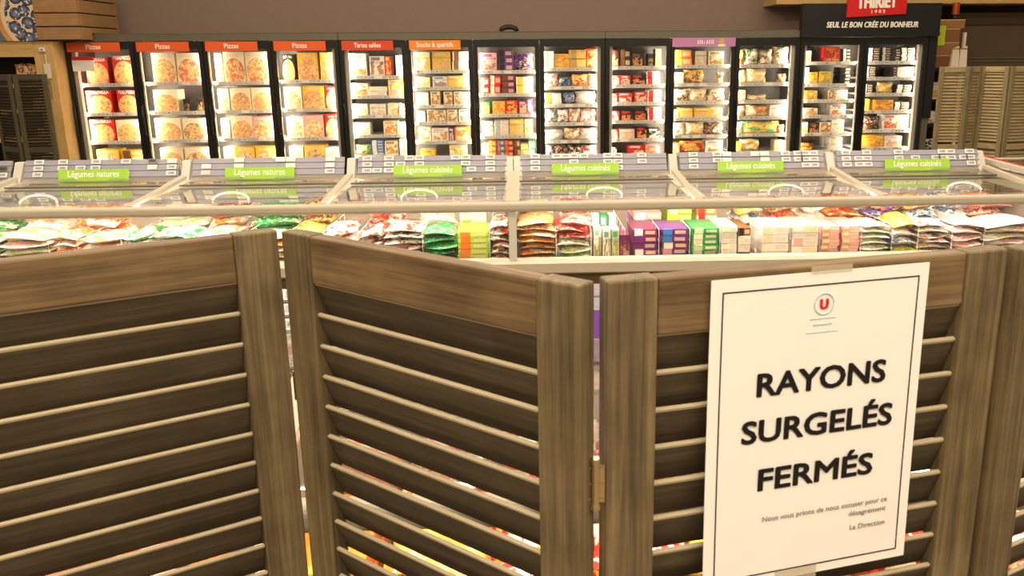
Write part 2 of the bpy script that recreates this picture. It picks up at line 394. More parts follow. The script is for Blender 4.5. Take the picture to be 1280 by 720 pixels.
# ---------------------------------------------------------------- packages
def unit_box(mat, name): return MB().box(-.5, .5, 0, 1, 0, 1).mesh(name, mat)
def pillow(mat, name, seed, lying=False):
    rnd = random.Random(seed); N = 7; vs = []; fs = []
    ph = [rnd.uniform(0, 6.28) for _ in range(6)]
    for side in (0, 1):
        for j in range(N + 1):
            for i in range(N + 1):
                u, v = i / N, j / N
                e = (max(0, 1 - abs(2 * u - 1) ** 3.2) * max(0, 1 - abs(2 * v - 1) ** 3.2)) ** .5
                b = e * (.38 + .16 * math.sin(7 * u + ph[0]) * math.sin(8 * v + ph[1]) + .06 * math.sin(17 * u + ph[4]) * math.sin(15 * v + ph[5])) + .02
                if lying: side_z = .16 * math.sin(4 * u + ph[4]) * abs(2 * v - 1)
                y = .5 + (b if side else -b)
                x = u - .5 + .03 * math.sin(9 * v + ph[2]); z = v + .03 * math.sin(8 * u + ph[3])
                vs.append((x, y, z) if not lying else (x, v, y + side_z))
    K = (N + 1) ** 2
    for side in (0, 1):
        for j in range(N):
            for i in range(N):
                a = side * K + j * (N + 1) + i; q = (a, a + 1, a + N + 2, a + N + 1); fs.append(q if not side else q[::-1])
    rim = [j * 0 + i for i in range(N)] + [N + j * (N + 1) for j in range(N)] + [N * (N + 1) + N - i for i in range(N)] + [(N - j) * (N + 1) for j in range(N)]
    for a, b in zip(rim, rim[1:] + rim[:1]): fs.append((a, b, b + K, a + K))
    return MB().add(vs, fs).mesh(name, mat, smooth=True)
UM = {'P': [unit_box('P', 'pizza_box')], 'B': [unit_box('B', 'carton')], 'S': [unit_box('S', 'flat_carton')],
      'G': [pillow('G', 'bag', i) for i in range(4)], 'L': [pillow('G', 'lying_bag', i + 9, True) for i in range(4)]}
PAL = dict(w=('white', 'efe9df'), c=('cream', 'f0dfb8'), y=('yellow', 'f0c040'), o=('orange', 'e07a28'), r=('red', 'cc2418'), p=('purple', '6a2a7c'), k=('black', '1c1816'),
           g=('green', '2f9450'), e=('emerald', '0f9a52'), b=('blue', '3c78b8'), n=('brown', '7a4a26'), t=('tan', 'c89c62'), i=('pink', 'e8a8a0'), l=('pale green', 'b4cc9c'), m=('plum', '7a2450'),
           s=('silver', 'b6b2aa'), v=('lime', 'a8c83c'), d=('lavender', 'c0b4d8'))
NAMES = {'P': ('pizza_box', 'pizza box', 'box'), 'B': ('frozen_food_carton', 'carton', 'box'), 'S': ('flat_carton', 'flat carton', 'box'), 'G': ('frozen_food_bag', 'frozen food bag', 'bag'), 'L': ('frozen_food_bag', 'lying bag', 'bag')}
def package_obj(kind, cols, x, y, z, w, d, h, label, group, rz=0.0, tilt=(0, 0)):
    me = random.choice(UM[kind]); nm, word, cat = NAMES[kind]
    o = obj(nm, me, None, (x, y, z), (*tilt, rz), (w, d, h))
    ca, cb = (srgb(PAL[c][1]) for c in cols)
    o.color = (*ca, 1); o['accent'] = [float(v) for v in cb]
    o['label'] = label; o['category'] = cat; o['group'] = group
    return o

# ---------------------------------------------------------------- upright glass-door freezers
DY, X0, PITCH = 10.45, -5.177, .7665
def zs(ypx):   # shelf height from its measured row (door plane)
    return round(1.7 + (72.0 - ypx) * .00903, 3)
SH = [(102, 139, 175, 213), (101, 138, 174, 212), (101, 137, 173, 211), (99.5, 136, 173, 211), (95, 120, 145, 170.5, 197), (88.5, 110, 133, 155, 179.5, 203), (89.6, 119, 145.5, 173.5, 201),
      (87, 110.5, 133.5, 157.5, 180.5, 204), (85.5, 109, 132, 155.5, 179.5, 203), (84.5, 108, 131.5, 152.5, 175.5, 199), (84.5, 108, 131, 152, 174.5, 198), (81.5, 110, 130.6, 151, 174.5, 198), (81.5, 102, 123, 145.5, 171, 195)]
ROWS = [
 ["_:10 P:ry:40:80 _:8 P:ry:40:86", "_:3 P:ry:46:86 _:10 P:ry:38:86", "_:3 P:ry:44:86 _:2 P:cy:42:84", "_:8 P:yc:40:80 _:4 S:yn:42:75:4"],
 ["_:8 P:co:42:92 _:2 P:cr:42:92", "_:4 P:co:44:84 _:8 B:kk:13:48 _:10 B:kk:12:48", "P:co:48:86 _:2 P:cn:40:84", "_:4 P:co:42:80 _:2 P:cn:44:80"],
 ["P:cr:14:90 _:2 P:cr:38:94 _:1 P:cr:40:94", "P:wc:20:86 _:2 P:co:37:88 _:1 P:co:38:88", "P:wc:16:80 _:2 P:co:40:90 P:ic:36:88", "P:wc:20:78 P:yc:37:78 _:1 P:yc:40:78"],
 ["P:ky:24:85 _:4 P:yo:38:90 _:3 P:yo:28:90", "P:wc:32:86 _:1 P:yo:40:90 _:1 P:rc:24:88", "P:wc:30:82 P:ic:38:88 _:2 P:rc:28:92", "P:wc:26:78 _:2 P:yk:38:80 P:wi:30:72"],
 ["B:wo:34:84 _:4 B:wn:28:74 B:ry:12:74 _:8 B:ww:13:76", "_:2 B:cn:32:76 S:wc:34:56:2 _:2 B:yb:26:96", "_:1 B:wc:30:68 _:3 B:wc:30:66 _:3 B:ct:22:70 B:ww:11:64", "_:2 B:wc:31:74 _:24 B:co:26:82 B:wc:14:74", "_:3 G:gy:30:58 S:bw:24:86:5 B:cn:26:80 _:2 B:wn:13:92"],
 ["B:cy:30:84 _:3 B:yc:34:86 _:3 S:cn:28:88:2", "B:cy:28:74 _:4 B:wb:28:78 B:yc:28:82 B:cw:11:98", "B:ww:24:86 _:3 B:cn:18:94 _:6 B:cn:17:90 _:2 B:cn:14:90 _:1 B:wn:14:86", "B:ww:16:78 _:3 B:cn:18:88 B:cn:18:88 _:1 B:cn:20:90 _:2 B:wn:19:90", "_:2 B:cn:23:86 _:1 B:wt:32:80 B:pc:11:82 B:oc:28:88", "_:4 B:yn:28:60 _:26 B:cy:32:90"],
 ["B:ip:32:80 _:2 S:pk:28:94:3 _:2 G:pk:34:76", "S:ri:16:82:2 _:1 S:rc:21:94:2 _:2 S:mn:24:96:3 _:2 S:cy:32:86:2", "B:gy:17:70 _:4 B:yo:24:74 B:ry:24:78 _:1 B:mi:16:74 B:pi:11:84", "S:sw:22:80:3 _:1 S:ws:28:84:5 _:1 B:yc:27:88 _:1 B:co:16:86", "B:lw:13:74 S:oy:14:90:3 S:bo:15:92:3 S:ro:17:92:3 S:nn:13:95:2 S:yl:15:72:2 S:gl:12:86:2"],
 ["S:cy:18:86:2 B:yo:28:70 S:yt:30:92:2 B:ro:22:92", "G:wo:24:86 G:bk:25:62 _:1 G:yr:30:78 G:co:18:82", "S:wo:31:76:4 _:1 G:bk:25:80 _:1 G:wc:36:90", "G:wk:22:86 G:wn:22:84 G:wo:22:88 G:wr:28:86", "G:ss:34:72 _:1 G:tw:30:80 G:wi:33:82", "G:kw:16:84 G:kn:26:84 _:1 G:kw:25:82 G:wr:28:82"],
 ["B:kr:18:86 _:2 S:kn:20:90:2 _:1 B:kn:22:70 _:8 B:kk:12:66 _:2 B:ly:11:90", "B:rc:20:62 B:rw:20:62 _:1 B:kr:27:64 _:1 S:wr:26:90:2", "B:ri:16:62 B:rw:28:66 _:2 B:rw:26:72 S:wr:26:86:2", "B:rc:20:64 _:1 B:kr:26:66 B:kr:24:64 _:1 S:wr:26:88:2", "B:ri:18:62 _:1 B:ic:30:62 _:2 B:kr:22:74 B:kw:25:66", "B:kw:16:64 _:20 B:rw:33:74 B:ir:28:74"],
 ["S:oy:34:86:2 _:6 B:cw:22:78 _:2 B:cn:30:76", "B:cw:20:74 _:2 G:yn:36:90 _:24 G:tn:14:72", "G:cn:30:82 _:1 G:ct:34:86 G:cn:33:82", "B:cy:12:60 _:1 B:yc:26:72 _:2 B:yc:34:72 B:ct:20:72", "G:ci:26:86 G:cy:36:86 G:kn:36:86", "B:oc:16:66 _:1 G:yr:48:78 B:wr:33:80"],
 ["G:yg:14:84 G:cg:27:86 _:1 G:cn:25:84 G:cn:31:96", "G:cy:20:86 G:cy:36:94 _:22 G:tn:18:60", "B:ct:18:72 _:6 G:ct:34:40", "G:ct:20:82 _:1 G:co:44:88 B:ww:33:92", "G:wc:18:84 G:yg:66:84 G:tc:13:60", "B:yo:14:62 G:cy:36:80 _:28 B:ct:20:72"],
 ["B:wg:20:70 _:22 B:ro:32:94 _:5 S:kw:16:82:4", "S:wg:18:90:2 B:yn:16:62 _:2 B:yg:24:66 _:16 S:kk:21:86:5", "B:on:16:72 B:yn:20:72 _:20 B:cn:16:76 B:wc:22:74", "B:wc:12:60 B:cn:26:56 _:24 B:wr:30:84", "B:cn:22:72 _:1 B:kn:20:72 _:1 B:cn:22:72 B:wc:25:88", "B:no:34:52 _:30 S:wc:26:90:2"],
 ["_:5 S:kw:26:86:6 _:2 S:kw:18:88:6 S:kk:18:80:5 S:kw:27:86:6", "S:kw:26:86:5 _:26 S:kk:14:80:4 B:ww:31:80", "S:kw:22:70:4 _:10 G:yc:30:86 _:4 S:kw:30:66:4", "B:yo:18:82 _:6 B:yr:40:76 S:kw:30:60:4", "G:kn:42:82 _:4 B:wr:30:92 B:wi:20:92", "B:yo:50:80 _:2 B:wi:34:76"],
]
HANDLE = MB().tube([(0, 0, -.17), (0, -.035, -.16), (0, -.035, .16), (0, 0, .17)], .011, 8).mesh('handle', 'black', smooth=True)
TAGF = bx('tag', -.026, .026, -.002, .002, -.014, .014, 0, 'price_tag')
TAGW = bx('white', -.045, .045, -.002, .002, -.017, .017, 0, 'price_tag')
UNITS = [(0, 4, 'four-door upright freezer with orange signs filled with pizza boxes'), (4, 8, 'upright freezer between the pizza doors and the burger cartons'),
         (8, 11, 'three-door upright freezer with a mauve sign over its middle door'), (11, 13, 'two-door upright freezer under the black and red header')]
OW, OT, OB = PITCH - .125, 1.815, .16
def door_frame_mesh(top):
    m = MB(); w = PITCH / 2 - .004
    b = .048
    m.box(-w, -w + b, -.02, .02, .1, top); m.box(w - b, w, -.02, .02, .1, top)
    m.box(-w + b, w - b, -.02, .02, top - .085, top); m.box(-w + b, w - b, -.02, .02, .1, .17)
    return m.mesh('door', 'black')
DM_ = door_frame_mesh(1.895)
PANE = bx('glass', -PITCH / 2 + .05, PITCH / 2 - .05, -.004, .004, .17, 1.812, 0, 'pane')
MULL = bx('cream2', -.036, .036, .03, .09, .12, 1.85, 0, 'mullion')
LED = bx('led', -.010, .010, .091, .099, .2, 1.80, 0, 'led_strip')
SHELF = bx('liner', -PITCH / 2 + .03, PITCH / 2 - .03, .12, .58, -.014, 0, 0, 'shelf')
STRIP = bx('cream2', -PITCH / 2 + .05, PITCH / 2 - .05, .105, .12, -.034, .008, 0, 'price_strip')
def freezer_unit(a, b, label):
    xa, xb = X0 + a * PITCH, X0 + b * PITCH
    xc = (xa + xb) / 2; hw = (xb - xa) / 2 - .003
    u = thing('upright_freezer', label, 'freezer', (xc, DY, 0))
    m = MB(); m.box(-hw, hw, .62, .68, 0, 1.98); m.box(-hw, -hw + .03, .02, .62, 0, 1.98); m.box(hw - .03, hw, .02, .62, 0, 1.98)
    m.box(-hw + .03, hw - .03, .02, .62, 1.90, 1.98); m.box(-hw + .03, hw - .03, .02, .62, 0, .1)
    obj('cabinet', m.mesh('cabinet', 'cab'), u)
    if b < 12: obj('top_rail', MB().prism([(-.03, 1.90), (.10, 1.90), (.10, 1.985), (.02, 1.985), (-.03, 1.97)], -hw, hw).mesh('top_rail', 'header'), u)
    for i in range(a, b + 1):
        x = X0 + i * PITCH - xc
        x = min(max(x, -hw + .052), hw - .052)
        mu = obj('mullion', MULL, u, (x, 0, 0))
        for s in ((-1, 1) if a < i < b else ((1,) if i == a else (-1,))):
            obj('led_strip', LED, mu, (s * .017, 0, 0))
    for i in range(a, b):
        x = X0 + (i + .5) * PITCH - xc
        dr = obj('door', DM_, u, (x, 0, 0)); obj('pane', PANE, dr)
        obj('handle', HANDLE, dr, (-PITCH / 2 + .03, -.02, 1.02))
        zz = [zs(y) for y in SH[i]]
        for j, z in enumerate(zz):
            s = obj('shelf', SHELF, u, (x, 0, z)); obj('price_strip', STRIP, s)
            rr = random.Random(i * 50 + j); t = -.27
            while t < .27:
                if rr.random() < .8:
                    big = rr.random() < .3; obj('price_tag', TAGW if big else TAGF, s, (t, .102, -.012))
                    t += .04 if big else .0
                t += rr.uniform(.06, .13)
            over = 1.80 if j == 0 else zz[j - 1] - .035
            place_row(i, j, len(zz), x + xc, z, over - z)
def place_row(i, j, nrows, x, z, room):
    cur = -OW / 2; idx = 0
    rowname = 'top shelf' if j == 0 else ('lowest shelf' if j == nrows - 1 else ORD[j] + ' shelf')
    dn = ORD[i]
    for tok in ROWS[i][j].split():
        q = tok.split(':')
        if q[0] == '_': cur += OW * float(q[1]) / 100; continue
        kind, cols, w, h = q[0], q[1], OW * float(q[2]) / 100, room * float(q[3]) / 100
        n = int(q[4]) if len(q) > 4 else 1
        cx = cur + w / 2; cur += w; idx += 1
        if x + cx + w / 2 > x + OW / 2 + .02: cx = OW / 2 + .01 - w / 2
        d = dict(P=.22, B=.20, S=.24, G=.13)[kind]
        word = NAMES[kind][1]; cn = PAL[cols[0]][0]
        grp = 'packages behind the %s glass door' % dn
        for k in range(n):
            y = DY + .135 + random.uniform(0, .015)
            if n > 1: lab = '%s %s, %s up in %s pile, %s, %s door' % (cn, word, ORD[k], ORD[idx - 1], rowname, dn)
            else: lab = '%s %s, %s from left on %s, %s glass door' % (cn, word, ORD[idx - 1], rowname, dn)
            o = package_obj(kind, cols, x + cx + (random.uniform(-.006, .006) if n > 1 else 0), y, z + h / n * k + .0005, (w - .006) * (1 if kind != 'G' else 1.04), d, h / n * (.93 if n > 1 else .995), lab, grp)
            if kind == 'P' and cols == 'ry' and n == 1:
                obj('lettering', text_mesh('ITALPIZZA', .045, 'letter', .001, .001, width=w * .8), o, (0, -.006, .87), UP, (1 / o.scale.x, 1 / o.scale.z, 1))
for a, b, lab in UNITS: freezer_unit(a, b, lab)

# boards above the doors
def board(name, label, cat, x, y, z, w, h, mat, txt, tmat='letter', size=.06, width=None, th=.012, bold=0.0, shear=0.0, group=None, rx=0.0, tz=0.0):
    t = thing(name, label, cat, (x, y, z), rot=(rx, 0, 0), group=group)
    obj('board', bx(mat, -w / 2, w / 2, -th, 0, 0, h, 0, 'board'), t)
    if txt: obj('lettering', text_mesh(txt, size, tmat, .001, bold, shear, width=width), t, (0, -th - .001, h * .30 + tz), UP)
    return t
for i, (txt, mat, wd) in enumerate((('Pizzas', 'orange_red', .16), ('Pizzas', 'orange_red', .16), ('Pizzas', 'orange_red', .16), ('Pizzas', 'orange_red', .16), ('Tartes salées', 'red_sign', .30), ('Snacks & apéritifs', 'orange', .42))):
    board('door_sign', '%s sign reading %s above the %s glass door' % (dict(orange_red='orange', red_sign='dark orange red', orange='light orange')[mat], txt, ORD[i]), 'sign',
          X0 + (i + .5) * PITCH - .05, DY - .035, 1.785, .585, .105, mat, txt, size=.075, width=wd, bold=.0012, group='category signs over the freezer doors')
sg = board('door_sign', 'mauve sign with white lettering above the tenth glass door', 'sign', X0 + 9.5 * PITCH, DY - .035, 1.80, .74, .10, 'mauve', None, group='category signs over the freezer doors')
for k, (xa, w, h) in enumerate(((-.075, .018, .04), (-.05, .016, .045), (-.028, .02, .04), (.0, .01, .03), (.03, .022, .04), (.058, .016, .046), (.082, .012, .044), (.1, .018, .046))):   # print too small to read
    obj('letter_mark', bx('letter', xa, xa + w * .6, -.0135, -.012, .03, .03 + h), sg)
def disc(rx, rz, mat, name):
    n = 16; m = MB()
    m.add([(rx * math.cos(2 * math.pi * i / n), y, rz * math.sin(2 * math.pi * i / n)) for y in (-.002, 0) for i in range(n)], [tuple(range(n)), tuple(range(n, 2 * n))] + [(i, (i + 1) % n, n + (i + 1) % n, n + i) for i in range(n)])
    return m.mesh(name, mat)
obj('portrait_print', disc(.034, .046, 'pine', 'portrait_print'), sg, (.205, -.0125, .05)); obj('collar_print', disc(.05, .012, 'letter', 'collar_print'), sg, (.205, -.0145, .014))
pl = thing('promo_label', 'white and red promotion label stuck on the first pizza door', 'label', (-4.99, DY - .024, 1.575))
obj('card', bx('white', -.12, .12, -.004, 0, 0, .12), pl); obj('red_band', bx('red', -.12, .12, -.006, 0, .12, .16), pl)

# black header of the last unit
hx0, hx1 = X0 + 11 * PITCH - .02, X0 + 13 * PITCH + .085
hd = thing('header_panel', 'black header panel with a white slogan and red name plate', 'sign', ((hx0 + hx1) / 2, DY, 1.9))
hw = (hx1 - hx0) / 2
obj('panel', bx('black2', -hw, hw, -.09, .015, 0, .372, .002), hd)
obj('lettering', text_mesh('SEUL LE BON CRÉE DU BONHEUR', .088, 'letter', .002, .0028, .15, width=1.08, space=1.06), hd, (.01, -.093, .105), UP)
m = MB(); m.add([(-.35, -.12, .215), (.345, -.12, .252), (.345, -.12, .62), (-.35, -.12, .62), (-.35, -.09, .215), (.345, -.09, .252), (.345, -.09, .62), (-.35, -.09, .62)],
                [(0, 1, 2, 3), (7, 6, 5, 4), (0, 4, 5, 1), (1, 5, 6, 2), (2, 6, 7, 3), (3, 7, 4, 0)])
np_ = obj('name_plate', m.mesh('name_plate', 'red'), hd, (.04, 0, 0))
obj('lettering', text_mesh('THIRIET', .19, 'letter', .002, .008, width=.46), np_, (-.005, -.123, .322), (math.pi / 2, -.03, 0))
obj('lettering', text_mesh('1902', .05, 'letter', .002, .001, width=.16, space=1.5), np_, (.01, -.123, .262), (math.pi / 2, -.03, 0))
sp = thing('side_panel', 'narrow black side panel right of the last glass door', 'panel', (X0 + 13 * PITCH + .045, DY - .02, 0))
obj('panel', bx('black2', -.04, .06, 0, .6, .95, 1.898), sp); obj('lower_panel', bx('header', -.04, .04, .02, .6, 0, .95), sp)
cap = thing('black_cap', 'small black cap standing on the freezer top rail', 'cap', (-.16, DY + .05, 1.985))
m = MB(); m.tube([(-.09, 0, .0), (-.08, 0, .03), (-.03, 0, .05), (.03, 0, .05), (.08, 0, .03), (.09, 0, 0)], .03, 8); obj('shell', m.mesh('shell', 'black2', smooth=True), cap)

# ---------------------------------------------------------------- chest freezers
MOD = 1.09
def round_prof(y0, y1, z0, z1, r, n=4):
    out = []
    for cy, cz, a0 in ((y1 - r, z1 - r, 0), (y0 + r, z1 - r, 90), (y0 + r, z0 + r, 180), (y1 - r, z0 + r, 270)):
        for k in range(n + 1):
            a = math.radians(a0 + 90 * k / n); out.append((cy + r * math.cos(a), cz + r * math.sin(a)))
    return out
def side_bar(pts, w, th):           # a flat bar following (y,z) points
    m = MB()
    for (ya, za), (yb, zb) in zip(pts, pts[1:]):
        m.prism([(ya, za - th), (yb, zb - th), (yb, zb), (ya, za)], -w / 2, w / 2)
    return m
TAG = bx('tag', -.031, .031, -.004, 0, -.016, .016, .001, 'price_tag')
TAGB = bx('white', -.031, .031, -.004, 0, -.016, .016, .001, 'price_tag')
LID_Z = lambda y: .898 + .006 * y
def chest(label, x0, n, Y, tags, post_l=True, post_r=True, dividers=None):
    c = thing('chest_freezer', label, 'freezer', (x0, Y, 0)); L = n * MOD
    m = MB(); m.box(0, L, .02, 1.02, 0, .46); obj('base', m.mesh('base', 'base'), c)
    m = MB(); m.box(0, L, .06, .93, .46, .50); obj('inner_floor', m.mesh('inner_floor', 'liner'), c)
    obj('back_wall', bx('liner_dark', 0, L, .90, .98, .46, .80), c); obj('upper_back_wall', bx('cream2', 0, L, .902, .98, .80, .93), c)
    for x in (0, L - .02): obj('end_wall', bx('liner_dark', x, x + .02, .02, .90, .46, .86), c)
    obj('front_ledge', MB().prism([(-.06, .475), (-.035, .462), (.05, .462), (.05, .545), (-.035, .545), (-.06, .53)], 0, L).mesh('front_ledge', 'cream'), c)
    obj('front_glass', MB().prism([(-.034, .546), (-.028, .546), (.004, .835), (-.002, .835)], .012, L - .012).mesh('front_glass', 'glass_front'), c)
    obj('front_bar', MB().prism(round_prof(-.022, .036, .829, .888, .02), 0, L).mesh('front_bar', 'cream'), c)
    obj('led_strip', bx('led2', .03, L - .03, .037, .049, .832, .842), c)
    obj('rear_ledge', bx('cream2', .03, L - .03, .83, .90, .80, .832), c)
    obj('air_grille', bx('grille', .03, L - .03, .885, .899, .735, .79), c)
    obj('added_rear_strip', bx('led2', .03, L - .03, .865, .877, .790, .799), c); obj('strip_shield', bx('cream2', .03, L - .03, .825, .829, .775, .832), c)  # strip added to brighten the inside, lip added to screen it from view
    pm = MB().prism([(-.04, .545), (.0, .545), (.03, .83), (-.008, .83)], 0, .022).mesh('corner_post', 'cream2')
    if post_l: obj('corner_post', pm, c)
    if post_r: obj('corner_post', pm, c, (L - .022, 0, 0))
    curve = [(.012, .892), (.30, .913), (.62, .937), (.78, .949), (.86, .956)]
    sb = side_bar(curve, .040, .022).mesh('lid_rail', 'cream')
    rp = MB().prism([(.86, .92), (.97, .92), (.985, 1.045), (.945, 1.045), (.885, .95)], -.028, .028).mesh('rail_post', 'cream2', .004)
    wm = MB()
    for yy in (.06, .20, .34, .48, .62, .76): wm.tube([(0, yy, .503), (0, yy, .70)], .0022, 5)
    for z in (.56, .63, .70): wm.tube([(0, .05, z), (0, .80, z)], .0028, 5)
    wm = wm.mesh('wire_divider', 'wire')
    for k in range(n + 1):
        x = min(max(k * MOD, .02), L - .02)
        obj('lid_rail', sb, c, (x, 0, 0))
        obj('rail_post', rp, c, (min(max(k * MOD, .03), L - .03), 0, 0))
    hm = MB().tube([(.105 * math.cos(math.pi * t / 14), .10 + .03 * math.sin(math.pi * t / 14), .905 + .042 * math.sin(math.pi * t / 14)) for t in range(15)], .0065, 8).mesh('handle', 'cream2', smooth=True)
    def pane(y0, y1, dz, name): return MB().prism([(y0, LID_Z(y0) + dz), (y1, LID_Z(y1) + dz), (y1, LID_Z(y1) + dz + .005), (y0, LID_Z(y0) + dz + .005)], .05, MOD - .05).mesh(name, 'glass_lid')
    p1, p2 = pane(.04, .72, -.004, 'front_lid'), pane(.67, .88, .010, 'rear_lid')
    e1 = MB().prism([(.662, LID_Z(.662) + .006), (.674, LID_Z(.674) + .006), (.674, LID_Z(.674) + .016), (.662, LID_Z(.662) + .016)], .04, MOD - .04).mesh('lid_edge', 'edge')
    gro = [(.885, .945)]
    a, b = Vector((.885, .942)), Vector((.948, 1.056)); nrm = Vector((-(b - a).y, (b - a).x)).normalized()
    prof = []
    for k in range(3):
        for f, o in ((.02, 0), (.05, .007), (.12, .007), (.15, 0)):
            q = a + (b - a) * (k / 3 + f) + nrm * o; prof.append((q.x, q.y))
    prof = [(.90, .938), tuple(a)] + prof + [tuple(b), (.962, 1.05)]
    rl = MB().prism(prof[::-1], .045, MOD - .045).mesh('price_rail', 'rail')
    tilt = -math.atan2(b.x - a.x, b.y - a.y)
    for k in range(n):
        x = k * MOD
        ld = obj('front_lid', p1, c, (x, 0, 0)); obj('handle', hm, ld, (MOD / 2, 0, 0))
        rd = obj('rear_lid', p2, c, (x, 0, 0)); obj('lid_edge', e1, rd)
        r = obj('price_rail', rl, c, (x, 0, 0))
        for (u, row, kind) in tags[k % len(tags)]:
            q = a + (b - a) * ((2 - row + .5) / 3 + .03) + nrm * .010
            obj('price_tag', TAG if kind else TAGB, r, (.06 + u * (MOD - .12), q.x, q.y), (tilt, 0, 0))
    for x in (dividers or [MOD * .25 * i for i in range(1, 4 * n)]): obj('wire_divider', wm, c, (x - (x0 if dividers else 0), 0, 0))
    cl = bx('white', -.008, .008, .83, .845, .80, .865, 0, 'clip')
    for k in range(n):
        for f in (.09, .91): obj('clip', cl, c, (k * MOD + f * MOD, -.012, -.02))
    return c
def T(s):   # "u:rows" tokens
    out = []
    for t in s.split():
        u, rows = t.split(':')
        for ch in rows: out.append((float(u) / 100, int(ch) % 4 if ch.isdigit() else 'abc'.index(ch), 1 if ch.isdigit() else 0))
    return out
TAGS = [T('6:012 22:01 38:1 45:01 64:02 80:0b 97:b12'), T('8:012 24:01 36:1 46:01 66:02 84:0ab 97:a12'), T('8:bc2 26:2 30:ab 58:a 65:ab 92:ab2'), T('35:012 55:0 92:012 6:02'),
        T('5:012 12:2 20:012 28:1 34:0 41:01 66:0 73:01 77:2 90:012'), T('9:012 24:0 30:0 36:01 43:0 60:01 67:012 84:01'), T('8:012 25:01 32:abc 52:a 59:ab 74:01 83:01 94:012 88:012'), T('5:012 14:12 20:012 36:2 43:01 55:1 70:1 75:01 81:01 90:1 95:012')]
FAR_Y = 5.0
XJ = -.08
chest('left chest freezer of the far run, under the price rails by the plain vegetable signs', XJ - 4 * MOD, 4, FAR_Y, [TAGS[0], TAGS[1], TAGS[2], TAGS[4]], False, True, [-4.1, -3.8, -3.5, -3.05, -2.765, -2.60, -2.35, -2.185, -1.93, -1.66, -1.41, -1.205, -.99, -.613, -.22])
chest('right chest freezer of the far run, holding purple cartons behind the screen', XJ, 3, FAR_Y, TAGS[5:8], True, True, [.175, .385, .585, .79, .975, 1.157, 1.378, 1.583, 1.765, 2.02, 2.21, 2.37, 2.58, 2.78])
for k, txt in enumerate(('Légumes natures', 'Légumes natures', 'Légumes cuisinés', 'Légumes cuisinés', 'Légumes cuisinés', 'Légumes cuisinés')):
    x = XJ + (k - 3) * MOD + MOD * .5 + (-.04, -.05, -.03, -.06, -.02, .05)[k]
    g = board('rail_sign', 'lime green sign reading %s, %s of the six from the left' % (txt, ORD[k]), 'sign', x, FAR_Y + .862, .925, .455, .078, 'lime', txt, size=.06, width=.33, th=.004, bold=.0003, group='lime signs on the price rails', rx=-.30, tz=.004)
    for xx in (-.17, .16): obj('lower_band', bx('lime2', xx - .06, xx + .065, -.0055, 0, 0, .016), g)

